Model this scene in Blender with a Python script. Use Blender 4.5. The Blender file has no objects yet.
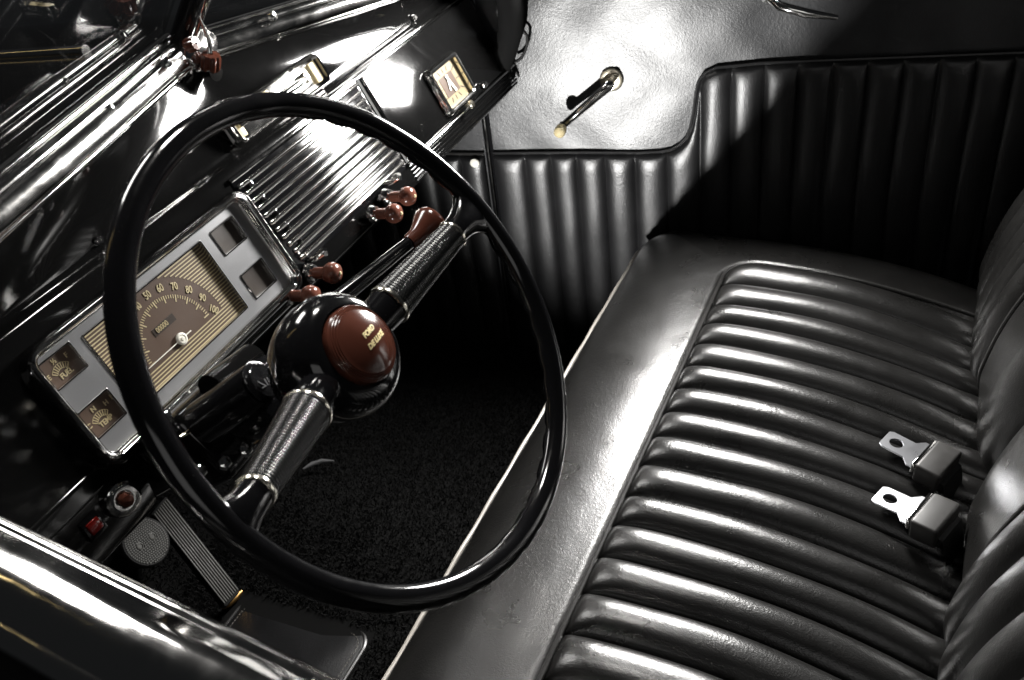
import bpy, bmesh, math, random
import numpy as np
from mathutils import Vector, Matrix
random.seed(4); rng = np.random.default_rng(7)
sc = bpy.context.scene; COL = sc.collection
A = lambda *p: np.array(p, float)

# ------------------------------------------------------------------ camera
XW = A(541, 790, -1000); XW /= np.linalg.norm(XW)
ROLL = .13; K = 1e6/(790-541*ROLL)
ZW = -A(ROLL*K, -K, -1000); ZW /= np.linalg.norm(ZW)
YW = np.cross(ZW, XW)
M = np.array([XW, YW, ZW])                       # world <- camera
WC = A(-.37, 0, .75)                             # centre of the steering wheel
CAM = WC - M @ A((373.6-512)*.821/1000, -(336.7-340)*.821/1000, -.821)
def ray(u, v): return M @ A((u-512)/1000, -(v-340)/1000, -1)
def onp(u, v, p, n):
    d = ray(u, v); return CAM + d*((A(*p)-CAM) @ A(*n))/(d @ A(*n))
def onax(u, v, ax, val):
    d = ray(u, v); return CAM + d*(val-CAM[ax])/d[ax]
cd = bpy.data.cameras.new('camera'); cam = bpy.data.objects.new('camera', cd); COL.objects.link(cam)
mw = Matrix.Identity(4)
for i in range(3):
    for j in range(3): mw[i][j] = M[i][j]
    mw[i][3] = CAM[i]
cam.matrix_world = mw
cd.sensor_width = 36; cd.lens = 36*1000/1024; cd.clip_start = .02; cd.clip_end = 200
cd.dof.use_dof = True; cd.dof.focus_distance = 1.15; cd.dof.aperture_fstop = 9
sc.camera = cam
sc.view_settings.view_transform = 'Standard'; sc.view_settings.look = 'None'
sc.view_settings.exposure = 0; sc.view_settings.gamma = 1

# ------------------------------------------------------------------ materials
def mat(name, base, rough=.4, metal=0, coat=0, spec=.5, emit=None, crough=.03):
    m = bpy.data.materials.new(name); m.use_nodes = True
    b = m.node_tree.nodes['Principled BSDF']
    b.inputs['Base Color'].default_value = (*base, 1); b.inputs['Roughness'].default_value = rough
    b.inputs['Metallic'].default_value = metal; b.inputs['Coat Weight'].default_value = coat
    b.inputs['Coat Roughness'].default_value = crough
    b.inputs['Specular IOR Level'].default_value = spec
    if emit: b.inputs['Emission Color'].default_value = (*base, 1); b.inputs['Emission Strength'].default_value = emit
    return m
def nodes(m):
    nt = m.node_tree; return nt, nt.nodes, nt.links, nt.nodes['Principled BSDF']
def coords(N, L, scale=(1, 1, 1)):
    g = N.new('ShaderNodeNewGeometry'); mp = N.new('ShaderNodeMapping'); mp.inputs['Scale'].default_value = scale
    L.new(g.outputs['Position'], mp.inputs['Vector']); return mp.outputs['Vector']
def noise(N, L, vec, scale, detail=4, rough=.55, dist=0):
    n = N.new('ShaderNodeTexNoise'); n.inputs['Scale'].default_value = scale; n.inputs['Detail'].default_value = detail
    n.inputs['Roughness'].default_value = rough; n.inputs['Distortion'].default_value = dist
    L.new(vec, n.inputs['Vector']); return n.outputs['Fac']
def ramp(N, L, fac, stops):
    r = N.new('ShaderNodeValToRGB'); e = r.color_ramp.elements
    while len(e) < len(stops): e.new(.5)
    for k, (p, c) in enumerate(stops): e[k].position = p; e[k].color = (c, c, c, 1) if not isinstance(c, tuple) else (*c, 1)
    L.new(fac, r.inputs['Fac']); return r.outputs['Color']
def bump(N, L, h, dist, strength, prev=None):
    b = N.new('ShaderNodeBump'); b.inputs['Distance'].default_value = dist; b.inputs['Strength'].default_value = strength
    L.new(h, b.inputs['Height'])
    if prev: L.new(prev, b.inputs['Normal'])
    return b.outputs['Normal']
def leather(name, base, rlo, rhi, grain=1., crease=1., gscale=1.):
    m = mat(name, base, .4); nt, N, L, B = nodes(m); v = coords(N, L)
    n1 = noise(N, L, v, 9, 5, .6, .4); L.new(ramp(N, L, n1, [(.3, rlo), (.75, rhi)]), B.inputs['Roughness'])
    vo = N.new('ShaderNodeTexVoronoi'); vo.inputs['Scale'].default_value = 620*gscale; L.new(v, vo.inputs['Vector'])
    nb = bump(N, L, vo.outputs['Distance'], .0006, .22*grain)
    nb = bump(N, L, noise(N, L, v, 260*gscale, 4, .6), .0008, .31*grain, nb)
    w = ramp(N, L, noise(N, L, v, 34, 6, .62, 1.6), [(.44, 1.), (.5, 0.), (.56, 1.)])
    nb = bump(N, L, w, .0009, .06*crease, nb)
    nb = bump(N, L, noise(N, L, v, 55, 3, .5, .5), .0022, .11*crease, nb)
    L.new(nb, B.inputs['Normal'])
    c = ramp(N, L, noise(N, L, v, 22, 5, .6), [(.3, tuple(x*.75 for x in base)), (.8, tuple(x*1.4 for x in base))])
    L.new(c, B.inputs['Base Color']); return m
def smudged(name, base, r0, r1, metal=0, coat=0, spec=.5, sc_=14, dust=0.):
    m = mat(name, base, r0, metal, coat, spec); nt, N, L, B = nodes(m); v = coords(N, L)
    f = ramp(N, L, noise(N, L, v, sc_, 6, .65, .6), [(.35, r0), (.75, r1)])
    L.new(f, B.inputs['Roughness'])
    if coat: L.new(f, B.inputs['Coat Roughness'])
    L.new(bump(N, L, noise(N, L, v, 12, 2, .5), .0012, .05), B.inputs['Normal'])
    if dust:
        d = noise(N, L, v, 900, 1, .5); d2 = ramp(N, L, d, [(.72, base), (.8, tuple(min(1, x+dust) for x in base))])
        L.new(d2, B.inputs['Base Color'])
    return m
LEATHER = leather('black_leather', (.0075, .0073, .007), .25, .35)
LEATHER.node_tree.nodes['Principled BSDF'].inputs['Specular IOR Level'].default_value = .7
LEATHER_DOOR = leather('black_vinyl', (.008, .008, .0085), .30, .38, 1., .6)
VINYL = leather('crinkled_vinyl', (.018, .0185, .020), .30, .38, .8, .7, .8)
PAINT = smudged('black_paint', (.003, .003, .003), .06, .12, 0, 0, .5, 9, .02)
ENAMEL = smudged('black_enamel', (.004, .004, .0045), .07, .16, 0, 0, .5, 20, .02)
CHROME = smudged('chrome', (.82, .81, .79), .05, .16, 1)
KNOB = smudged('brown_knob_plastic', (.10, .037, .025), .12, .22, 0, 0, .5, 25)
SILL = smudged('sill_chrome', (.80, .79, .77), .05, .14, 1)
SILL.node_tree.nodes['Bump'].inputs['Strength'].default_value = .35; SILL.node_tree.nodes['Bump'].inputs['Distance'].default_value = .004
FERR = mat('ferrule_metal', (.84, .80, .70), .16, 1)
BAR = mat('bar_chrome', (.82, .81, .79), .13, 1)
CHROME_WARM = smudged('warm_chrome', (.86, .80, .66), .08, .2, 1)
SATIN = smudged('satin_steel', (.33, .332, .34), .30, .36, .7, sc_=12)
STEEL = smudged('brushed_steel', (.62, .63, .66), .27, .36, 1, sc_=8)
BONNET = smudged('bonnet_paint', (.003, .003, .003), .08, .14)
RIBBED = mat('dark_ribbed_plastic', (.010, .010, .010), .24, spec=.7)
BROWN = smudged('brown_plastic', (.068, .022, .014), .12, .22, 0, 0, .5, 25)
CREAM = mat('cream_paint', (.46, .385, .22), .5)
GOLD = mat('gold_lettering', (.85, .72, .38), .4)
DIAL = smudged('brown_dial', (.09, .060, .044), .3, .4)
DIAL_DARK = smudged('dark_dial', (.035, .026, .02), .3, .4)
RED = mat('red_jewel', (.12, .006, .005), .12)
RUBBER = smudged('grey_rubber', (.062, .061, .055), .5, .7, sc_=60)
RUBBER_BLACK = smudged('black_rubber', (.006, .006, .006), .5, .65, spec=.2)
BLACK = mat('matt_black', (.004, .004, .004), .8)
BOOT = smudged('grey_boot_plastic', (.014, .013, .012), .45, .55, sc_=60)
CARPET = mat('carpet_pile', (.003, .003, .003), .9, spec=.25)
WINDLACE = mat('windlace_cloth', (.006, .006, .006), .95, spec=.1)
THREAD = mat('stitching_thread', (.16, .15, .13), .7)
PIPING = leather('piping_leather', (.018, .0175, .017), .28, .36, .5, .3)
PIPING_LIT = mat('lit_piping', (.30, .28, .25), .4)  # pale colour paints in the light caught along the seat's front piping
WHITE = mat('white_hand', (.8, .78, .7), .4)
GLASS = bpy.data.materials.new('window_glass'); GLASS.use_nodes = True
nt = GLASS.node_tree; nt.nodes.clear()
o_ = nt.nodes.new('ShaderNodeOutputMaterial'); mx = nt.nodes.new('ShaderNodeMixShader'); tr = nt.nodes.new('ShaderNodeBsdfTransparent')
gl = nt.nodes.new('ShaderNodeBsdfGlossy'); gl.inputs['Roughness'].default_value = .02
fr = nt.nodes.new('ShaderNodeFresnel'); fr.inputs['IOR'].default_value = 1.5; tr.inputs['Color'].default_value = (.94, .94, .94, 1)
ge = nt.nodes.new('ShaderNodeNewGeometry'); mth = nt.nodes.new('ShaderNodeMath'); mth.operation = 'MULTIPLY_ADD'; mth.inputs[1].default_value = -1; mth.inputs[2].default_value = 1
ml = nt.nodes.new('ShaderNodeMath'); ml.operation = 'MULTIPLY'; nt.links.new(ge.outputs['Backfacing'], mth.inputs[0]); nt.links.new(mth.outputs[0], ml.inputs[0]); nt.links.new(fr.outputs[0], ml.inputs[1])
nt.links.new(ml.outputs[0], mx.inputs[0]); nt.links.new(tr.outputs[0], mx.inputs[1]); nt.links.new(gl.outputs[0], mx.inputs[2])
nt.links.new(mx.outputs[0], o_.inputs[0])

# ------------------------------------------------------------------ object helpers
def wpos(o):
    p = A(0, 0, 0)
    while o is not None: p = p + A(*o.location); o = o.parent
    return p
def thing(name, label, cat, loc, group=None):
    o = bpy.data.objects.new(name, None); COL.objects.link(o); o.location = loc; o.empty_display_size = .05
    o['label'] = label; o['category'] = cat
    if group: o['group'] = group
    return o
def tag(o, label, cat, group=None):
    o['label'] = label; o['category'] = cat
    if group: o['group'] = group
    return o
def link(name, me, m, parent, loc=None):
    if m is not None:
        me.materials.clear(); me.materials.append(m)
    o = bpy.data.objects.new(name, me); COL.objects.link(o)
    n = len(me.vertices); co = np.empty(n*3, np.float32); me.vertices.foreach_get('co', co); co = co.reshape(-1, 3)
    c = (co.min(0)+co.max(0))/2 if loc is None else np.array(loc, np.float32)
    me.vertices.foreach_set('co', (co-c).ravel()); me.update()
    o.location = tuple(A(*c) - (wpos(parent) if parent else 0)); o.parent = parent
    return o
def spline(P, n=8, closed=False):
    P = [A(*p) for p in P]; k = len(P); out = []
    for i in range(k if closed else k-1):
        g = (lambda j: P[j % k]) if closed else (lambda j: P[min(max(j, 0), k-1)])
        p0, p1, p2, p3 = g(i-1), g(i), g(i+1), g(i+2)
        for t in np.arange(n)/n: out.append(.5*((2*p1)+(p2-p0)*t+(2*p0-5*p1+4*p2-p3)*t*t+(3*p1-p0-3*p2+p3)*t**3))
    return out if closed else out+[P[-1]]
class MB:
    """collects world-space geometry for ONE mesh"""
    def __init__(s): s.v = []; s.f = []; s.n = 0
    def add(s, V, F):
        V = np.asarray(V, float).reshape(-1, 3); s.v.append(V)
        s.f += [tuple(int(i)+s.n for i in f) for f in F]; s.n += len(V); return s
    def build(s, name, m, parent=None, smooth=True, bevel=0, seg=2, ang=40):
        me = bpy.data.meshes.new(name); me.from_pydata([tuple(v) for v in np.concatenate(s.v)], [], s.f); me.update()
        if bevel:
            bm = bmesh.new(); bm.from_mesh(me); bmesh.ops.remove_doubles(bm, verts=bm.verts, dist=1e-6)
            es = [e for e in bm.edges if len(e.link_faces) == 2 and e.calc_face_angle(0) > math.radians(30)]
            bmesh.ops.bevel(bm, geom=es, offset=bevel, segments=seg, profile=.5, affect='EDGES', clamp_overlap=True)
            bm.to_mesh(me); bm.free()
        if smooth:
            me.polygons.foreach_set('use_smooth', [True]*len(me.polygons))
            try: me.set_sharp_from_angle(angle=math.radians(ang))
            except Exception: pass
        return link(name, me, m, parent)
    def grid(s, P, closeu=False, closev=False, flip=False):
        nu, nv = P.shape[:2]; F = []
        for i in range(nu if closeu else nu-1):
            for j in range(nv if closev else nv-1):
                a, b, c, d = i*nv+j, ((i+1) % nu)*nv+j, ((i+1) % nu)*nv+(j+1) % nv, i*nv+(j+1) % nv
                F.append((a, d, c, b) if flip else (a, b, c, d))
        return s.add(P.reshape(-1, 3), F)
    def tube(s, pts, r, n=12, closed=False, caps=True):
        P = np.array(pts, float); k = len(P); r = np.broadcast_to(np.array(r, float), (k,)) if np.ndim(r) < 2 else r
        T = np.roll(P, -1, 0)-np.roll(P, 1, 0) if closed else np.gradient(P, axis=0)
        T /= np.linalg.norm(T, axis=1)[:, None]+1e-12
        up = A(0, 0, 1) if abs(T[0][2]) < .9 else A(1, 0, 0)
        u = np.cross(T[0], up); u /= np.linalg.norm(u); a = np.linspace(0, 2*np.pi, n, endpoint=False); R = []
        for i in range(k):
            u = u - T[i]*(u@T[i]); u /= np.linalg.norm(u); w = np.cross(T[i], u)
            R.append(P[i] + r[i]*(np.cos(a)[:, None]*u + np.sin(a)[:, None]*w))
        R = np.array(R); s.grid(R, closeu=closed, closev=True, flip=True)
        if caps and not closed:
            b = s.n-k*n; s.f.append(tuple(b+i for i in range(n))); s.f.append(tuple(b+(k-1)*n+i for i in range(n-1, -1, -1)))
        return s
    def lathe(s, prof, o, ax, n=40, ref=None, sx=1., caps=True):
        ax = A(*ax)/np.linalg.norm(ax); ref = A(1, 0, 0) if ref is None else A(*ref)
        u = ref-ax*(ref@ax); u /= np.linalg.norm(u); w = np.cross(ax, u)
        a = np.linspace(0, 2*np.pi, n, endpoint=False)
        R = np.array([A(*o)+ax*h+r*(np.cos(a)[:, None]*u*sx+np.sin(a)[:, None]*w) for r, h in prof])
        s.grid(R, closev=True, flip=True)
        if caps:
            b = s.n-len(prof)*n; s.f.append(tuple(b+i for i in range(n))); s.f.append(tuple(b+(len(prof)-1)*n+i for i in range(n-1, -1, -1)))
        return s
    def box(s, fn, a, b):
        V = [fn(x, y, z) for x in (a[0], b[0]) for y in (a[1], b[1]) for z in (a[2], b[2])]
        return s.add(V, [(0, 1, 3, 2), (4, 6, 7, 5), (0, 4, 5, 1), (2, 3, 7, 6), (0, 2, 6, 4), (1, 5, 7, 3)])
    def prism(s, fn, pts, h0, h1):
        n = len(pts); V = [fn(x, y, h0) for x, y in pts]+[fn(x, y, h1) for x, y in pts]
        F = [tuple(range(n-1, -1, -1)), tuple(range(n, 2*n))]+[(i, (i+1) % n, n+(i+1) % n, n+i) for i in range(n)]
        return s.add(V, F)
def rrect(x0, x1, y0, y1, r, n=6):
    P = []
    for cx, cy, a0 in ((x1-r, y1-r, 0), (x0+r, y1-r, 90), (x0+r, y0+r, 180), (x1-r, y0+r, 270)):
        for k in range(n+1):
            a = math.radians(a0+90*k/n); P.append((cx+r*math.cos(a), cy+r*math.sin(a)))
    return P
def frame_ring(mb, fn, outer, inner, prof):
    """sweep a bezel between an outer and an inner loop of equal point count; prof = [(t 0..1, height)]"""
    O, I = A(*outer), A(*inner)
    R = np.array([[fn(*(O[i]*(1-t)+I[i]*t), h) for i in range(len(O))] for t, h in prof])
    return mb.grid(R, closev=True)
XYZ = lambda x, y, z: A(x, y, z)
def text(name, body, fn, x, y, h, size, m, parent, rot=0, ext=.0004, shear=0, sx=1., bold=0.):
    cu = bpy.data.curves.new('t', 'FONT'); cu.body = body; cu.size = size; cu.extrude = ext; cu.align_x = 'CENTER'; cu.align_y = 'CENTER'
    cu.shear = shear; cu.resolution_u = 3; cu.offset = bold
    to = bpy.data.objects.new('t', cu); COL.objects.link(to)
    dg = bpy.context.evaluated_depsgraph_get(); me = bpy.data.meshes.new_from_object(to.evaluated_get(dg))
    bpy.data.objects.remove(to); bpy.data.curves.remove(cu)
    c, s_ = math.cos(rot), math.sin(rot)
    for v in me.vertices:
        px, py = v.co.x*sx, v.co.y; v.co = Vector(fn(x+c*px-s_*py, y+s_*px+c*py, h+v.co.z+ext))
    me.name = name; return link(name, me, m, parent)

# ------------------------------------------------------------------ pleated upholstery
def sdf_rrect(X, Y, x0, x1, y0, y1, r):
    """positive inside"""
    qx = np.abs(X-(x0+x1)/2)-(x1-x0)/2+r; qy = np.abs(Y-(y0+y1)/2)-(y1-y0)/2+r
    return -(np.hypot(np.maximum(qx, 0), np.maximum(qy, 0))+np.minimum(np.maximum(qx, qy), 0)-r)
def scallop(X, seams, p=.62):
    s_ = np.array(seams); i = np.clip(np.searchsorted(s_, X)-1, 0, len(s_)-2)
    f = np.clip((X-s_[i])/(s_[i+1]-s_[i]), 0, 1); return (1-np.abs(2*f-1)**2.2)**p
def heightmesh(name, U, V, H, fn, m, parent, skirt=None):
    nu, nv = U.shape; P = np.empty((nu, nv, 3))
    W = fn(U.ravel(), V.ravel(), H.ravel()); P = W.reshape(nu, nv, 3)
    me = bpy.data.meshes.new(name)
    idx = np.arange(nu*nv).reshape(nu, nv)
    Q = np.stack([idx[:-1, :-1], idx[1:, :-1], idx[1:, 1:], idx[:-1, 1:]], -1).reshape(-1, 4)
    VV = P.reshape(-1, 3)
    if skirt is not None:
        ring = np.concatenate([idx[:, 0], idx[-1, 1:], idx[-2::-1, -1], idx[0, -2:0:-1]])
        low = fn(U.ravel()[ring], V.ravel()[ring], np.full(len(ring), skirt)); b = len(VV); k = len(ring)
        VV = np.concatenate([VV, low]); r2 = np.arange(k)
        Q = np.concatenate([Q, np.stack([ring, b+r2, b+(r2+1) % k, np.roll(ring, -1)], -1)])
    me.vertices.add(len(VV)); me.vertices.foreach_set('co', VV.astype(np.float32).ravel())
    me.loops.add(Q.size); me.polygons.add(len(Q)); me.loops.foreach_set('vertex_index', Q.ravel().astype(np.int32))
    me.polygons.foreach_set('loop_start', np.arange(0, Q.size, 4, dtype=np.int32)); me.polygons.foreach_set('use_smooth', np.ones(len(Q), bool))
    me.update(calc_edges=True); me.validate()
    try: me.set_sharp_from_angle(angle=math.radians(75))
    except Exception: pass
    return link(name, me, m, parent)
def wob(X, Y, s, a):
    return a*(np.sin(X*s*1.3+1.7*np.sin(Y*s*.8)+.4)+np.sin(Y*s*1.1+1.3*np.sin(X*s*.7+2)))*.5
def edge_drop(d, a, b):
    t = np.clip(1-d/a, 0, 1); return b*(1-np.sqrt(np.maximum(0, 1-t*t)))
def round_clip(U, V, x0, x1, y0, y1, r):
    """pull the grid's corners in onto a rounded rectangle"""
    cx = np.clip(U, x0+r, x1-r); cy = np.clip(V, y0+r, y1-r); dx, dy = U-cx, V-cy; d = np.hypot(dx, dy)
    k = np.where(d > r, r/np.maximum(d, 1e-9), 1); return cx+dx*k, cy+dy*k

# ---- bench seat
SEAT = thing('bench_seat', 'black pleated leather bench seat with split backrests facing the dashboard', 'car seat', (0, -.25, 0))
SEAMS = [-.60, -.54, -.48, -.42, -.357, -.294, -.236, -.181, -.128, -.075, -.017, .038, .090, .143, .195, .250, .304, .356, .416, .490]
SX0, SX1, SY0, SY1 = -.655, .640, -.56, .084
def seat_z(Y):
    t = np.maximum(0, -.1-Y); return .3215+.040*t-.43*t*t
lin = np.concatenate([np.linspace(SX0, -.6, 16)[:-1]]+[np.linspace(p_, q_, 36)[:-1] for p_, q_ in zip(SEAMS[:-1], SEAMS[1:])]+[np.linspace(.490, SX1, 70)])
lv = np.concatenate([np.linspace(SY0, -.03, 300)[:-1], np.linspace(-.03, .05, 45)[:-1], .05+.034*(1-np.cos(np.linspace(0, np.pi/2, 18)+np.pi/2-np.pi/2))[::1]*0+np.linspace(0, .034, 18)**1])
U, V = np.meshgrid(lin, lv, indexing='ij'); U, V = round_clip(U, V, SX0, SX1, SY0-.2, SY1, .075)
welt_y = lambda X: -.1025+0*X
d_in = sdf_rrect(U, V-(welt_y(U)+.06), -.60, .490, -.9, -.06, .055)
d_out = sdf_rrect(U, V, SX0, SX1, SY0-.3, SY1, .075)
H = seat_z(V)-edge_drop(d_out, .15, .07)
inside = np.clip(d_in/.045, 0, 1); inside = np.sqrt(np.maximum(0, 1-(1-inside)**2))
xs = U
sd_ = np.abs(xs[..., None]-np.array(SEAMS)).min(-1)
amp =   .0205+.0006*np.sin(np.searchsorted(SEAMS, xs)*2.4)
H = H+np.where(d_in > 0, amp*scallop(xs, SEAMS)*inside-.004, 0)
wr = np.sin(V*430+9*np.sin(U*40)+6*np.sin(V*37+U*60))*np.clip(np.sin(V*47+U*91)+np.sin(U*133-V*29), 0, 2)
H += np.where(d_in > .01, .00008*wr*np.exp(-sd_/.012), 0)
H -= .004*np.exp(-(d_in/.006)**2)
H += wob(U, V, 14, .0012)+wob(U+.3, V, 90, .00008)
fnS = lambda u, v, h: np.stack([u-np.where(u < .49, 1, np.clip((.56-u)/.07, 0, 1))*np.where(u > -.6, 1, 0)*(.0007*np.sin(v*23+u*31)+.014*np.clip((-.25-v)/.22, 0, 1)**1.5), v, h], -1)
cushion = heightmesh('seat', U, V, H, fnS, LEATHER, SEAT, skirt=.045)
pp = []
for X in np.linspace(-.60, .435, 90): pp.append((X, welt_y(X)))
for a in np.linspace(90, 0, 10)[1:]: pp.append((.435+.055*math.cos(math.radians(a)), welt_y(.48)-.055+.055*math.sin(math.radians(a))))
for Y in np.linspace(-.158, -.52, 40)[1:]: pp.append((.490, Y))
pp = np.array(pp)
def seat_h(x, y):
    d = sdf_rrect(x, y, SX0, SX1, SY0-.3, SY1, .075); return seat_z(y)-edge_drop(d, .15, .07)
MB().tube(np.c_[pp, seat_h(pp[:, 0], pp[:, 1])+.0005], .0032, 8).build('piping', PIPING, cushion)
fe = [(x, SY1+.001, .262) for x in np.linspace(-.58, .56, 60)]+[(.56+.08*math.sin(a), SY1+.001-.08*(1-math.cos(a)), .262) for a in np.linspace(.1, 1.5, 8)]
MB().tube([(x, y, z+.0012*math.sin(x*60)) for x, y, z in fe], .0030, 8).build('piping', PIPING_LIT, cushion)
# backrests: frame u = x, v up the leaning face, h out of it (forwards)
LEAN = math.radians(17); bu = A(0, -math.sin(LEAN), math.cos(LEAN)); bn = A(0, math.cos(LEAN), math.sin(LEAN)); b0 = A(0, -.538, .235)
fnB = lambda u, v, h: np.stack([u, b0[1]+v*bu[1]+h*bn[1], b0[2]+v*bu[2]+h*bn[2]], -1)
def backrest(x0, x1, px0, px1, seams, fade):
    lu = np.linspace(x0, x1, 330); lv = np.linspace(0, .56, 150)
    U, V = np.meshgrid(lu, lv, indexing='ij'); U, V = round_clip(U, V, x0, x1, -.2, .56, .10)
    d_out = sdf_rrect(U, V, x0, x1, -.3, .56, .10); d_in = sdf_rrect(U, V, px0, px1, -.4, .47, .09)
    H = .055-edge_drop(d_out, .085, .075)+.02*np.exp(-((V-.16)/.13)**2)-.035*np.clip(1-V/.07, 0, 1)**2
    ins = np.clip(d_in/.045, 0, 1); ins = np.sqrt(np.maximum(0, 1-(1-ins)**2))
    H = H+np.where(d_in > 0, .020*scallop(U, seams)*ins-.004, 0)-.004*np.exp(-(d_in/.006)**2)
    H += wob(U, V, 16, .0015)
    o = heightmesh('backrest', U, V, H, fnB, LEATHER, SEAT, skirt=-.10)
    return o
bk1 = backrest(-.640, .095, -.60, -.108, list(np.linspace(-.60, -.108, 8)), 1)
bk2 = backrest(.106, .640, .298, .60, list(np.linspace(.298, .60, 6)), 1)
def welt(bk, side, x, r=.09):
    v = np.linspace(.0, .47-r, 30); pts = [(x, a) for a in v]
    for a in np.linspace(0, 90, 10)[1:]: pts.append((x-side*(r-r*math.cos(math.radians(a))), .47-r+r*math.sin(math.radians(a))))
    pts += [(x-side*(r+t), .47) for t in np.linspace(.02, .40, 20)]
    p = np.array(pts); xo = .095 if side > 0 else .106
    d = np.minimum(np.abs(p[:, 0]-xo), .56-p[:, 1])
    h = .055-edge_drop(d, .085, .075)+.02*np.exp(-((p[:, 1]-.16)/.13)**2)-.035*np.clip(1-p[:, 1]/.07, 0, 1)**2
    MB().tube(fnB(p[:, 0], p[:, 1], h+.001), .0032, 8).build('piping', PIPING, bk)
welt(bk1, 1, -.108); welt(bk2, -1, .298)

# ---- seat belt tongues
def belt(c, yaw, label, pitch):
    t = thing('seat_belt_tongue', label, 'seat belt', tuple(c), 'seat belt tongues lying on the bench')
    e1 = A(math.cos(yaw), math.sin(yaw), 0); side = A(-math.sin(yaw), math.cos(yaw), 0)
    e1 = e1*math.cos(pitch)+A(0, 0, 1)*math.sin(pitch); n = np.cross(e1, side)
    n = n if n[2] > 0 else -n
    fn = lambda x, y, h: A(*c)+e1*x+side*y+n*h
    half = [(0, .0135), (.005, .0165), (.034, .0165), (.043, .026), (.055, .026)]
    out = half+[(x, -y) for x, y in half[::-1]]
    bm = bmesh.new(); hole = [(.0165+.0085*math.cos(a), .0075*math.sin(a)) for a in np.linspace(0, 2*np.pi, 20, endpoint=False)]
    eo = [bm.verts.new(fn(x, y, 0)) for x, y in out]; ho = [bm.verts.new(fn(x, y, 0)) for x, y in hole]
    ed = [bm.edges.new((L_[i], L_[(i+1) % len(L_)])) for L_ in (eo, ho) for i in range(len(L_))]
    bmesh.ops.triangle_fill(bm, use_beauty=True, edges=ed)
    g = bmesh.ops.extrude_face_region(bm, geom=bm.faces[:]); vs = [v for v in g['geom'] if isinstance(v, bmesh.types.BMVert)]
    for v in vs: v.co += Vector(n*.0022)
    bmesh.ops.recalc_face_normals(bm, faces=bm.faces)
    es = [e for e in bm.edges if len(e.link_faces) == 2 and e.calc_face_angle(0) > .9]
    bmesh.ops.bevel(bm, geom=es, offset=.0005, segments=2, affect='EDGES')
    me = bpy.data.meshes.new('tongue_plate'); bm.to_mesh(me); bm.free(); link('tongue_plate', me, STEEL, t)
    MB().box(fn, (.050, -.0275, -.004), (.054, .0275, .011)).build('plate_lip', CHROME, t, bevel=.0008)
    MB().box(fn, (.0545, -.030, -.014), (.087, .030, .0135)).build('cover', BOOT, t, bevel=.004, seg=4)
    w = [fn(x, 0, h) for x, h in ((.082, -.002), (.092, -.006), (.098, -.024), (.100, -.045))]
    mb = MB(); P = np.array([[p+side*y+n*hh for y, hh in ((-.023, 0), (.023, 0), (.023, .003), (-.023, .003))] for p in w]); mb.grid(P, closev=True)
    mb.build('webbing', RUBBER_BLACK, t)
belt(onp(884, 438, (0, 0, .325), (0, 0, 1)), math.radians(-112), 'shiny steel seat belt tongue, farther from the steering wheel of the two', math.radians(-5))
belt(onp(877, 494, (0, 0, .325), (0, 0, 1)), math.radians(-112), 'shiny steel seat belt tongue, nearer to the steering wheel of the two', math.radians(2))

# ---- passenger door (local: y along the car, z up, h inwards)
dn = A(-1, -.155, 0); dn /= np.linalg.norm(dn)
def fnD(y, z, h):
    y, z, h = np.asarray(y, float), np.asarray(z, float), np.asarray(h, float)
    x = .652-.155*y-.05*np.maximum(0, z-.62)**1.2*0
    return np.stack([x+dn[0]*h, y+dn[1]*h, z+0*h], -1)
DOOR = thing('passenger_door', 'black leather trimmed car door with window crank, on the far side of the bench', 'car door', tuple(fnD(0, .3, 0)))
TOP = [(.362, .426), (.193, .430), (.095, .431), (.060, .433), (.040, .438), (.026, .447), (.014, .460), (.006, .480), (.001, .508), (-.003, .544), (-.007, .562), (-.016, .576), (-.034, .585), (-.103, .592), (-.255, .597), (-.60, .608)]
tp = np.array(TOP)
def poly_sdf(Y, Z, P, k=8):
    """signed distance below an open polyline that runs from high y to low y"""
    best = np.full(Y.shape, 9.)
    for i in range(len(P)-1):
        a, b = P[i], P[i+1]; dx, dz = b-a; L2 = dx*dx+dz*dz
        t = np.clip(((Y-a[0])*dx+(Z-a[1])*dz)/L2, 0, 1); best = np.minimum(best, np.hypot(Y-a[0]-t*dx, Z-a[1]-t*dz))
    o = np.argsort(P[:, 0]); zt = np.interp(Y, P[o, 0], P[o, 1]); return np.where(Z < zt, best, -best)
DSEAMS = sorted([.362, .302, .254, .207, .157, .103, .047, -.010, -.060, -.111, -.163, -.215, -.267, -.319, -.371, -.423, -.475, -.53, -.60])
def padmesh(name, y0, y1, z0, z1, P, seams, m, parent, ny, nz, inset=0):
    U, V = np.meshgrid(np.linspace(y0, y1, ny), np.linspace(z0, z1, nz), indexing='ij')
    d = poly_sdf(U, V, P); ins = np.clip(d/.035, 0, 1); ins = np.sqrt(np.maximum(0, 1-(1-ins)**2))
    H = np.where(d > 0, .004+.006*np.clip(d/.006, 0, 1)+.010*scallop(U, seams, .55)*ins, -.006)
    H += wob(U, V, 28, .0006)
    return heightmesh(name, U, V, H, fnD, m, parent)
panel = heightmesh('door_panel', *(lambda g: (g[0], g[1], wob(g[0], g[1], 16, .0016)+wob(g[0], g[1], 45, .0006)))(np.meshgrid(np.linspace(-.62, .362, 200), np.linspace(-.10, .735, 170), indexing='ij')), fnD, VINYL, DOOR, skirt=-.05)
pad = padmesh('pleated_panel', -.60, .360, -.09, .615, tp, DSEAMS, LEATHER_DOOR, DOOR, 900, 200)
o = tp.copy(); q = fnD(o[:, 0], o[:, 1], np.full(len(o), .006))
MB().tube(q, .0032, 8).build('piping', LEATHER_DOOR, DOOR)
MB().prism(fnD, rrect(-.62, .365, .737, .762, .010), -.05, .03).build('garnish_rail', PAINT, DOOR, bevel=.006)
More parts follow.
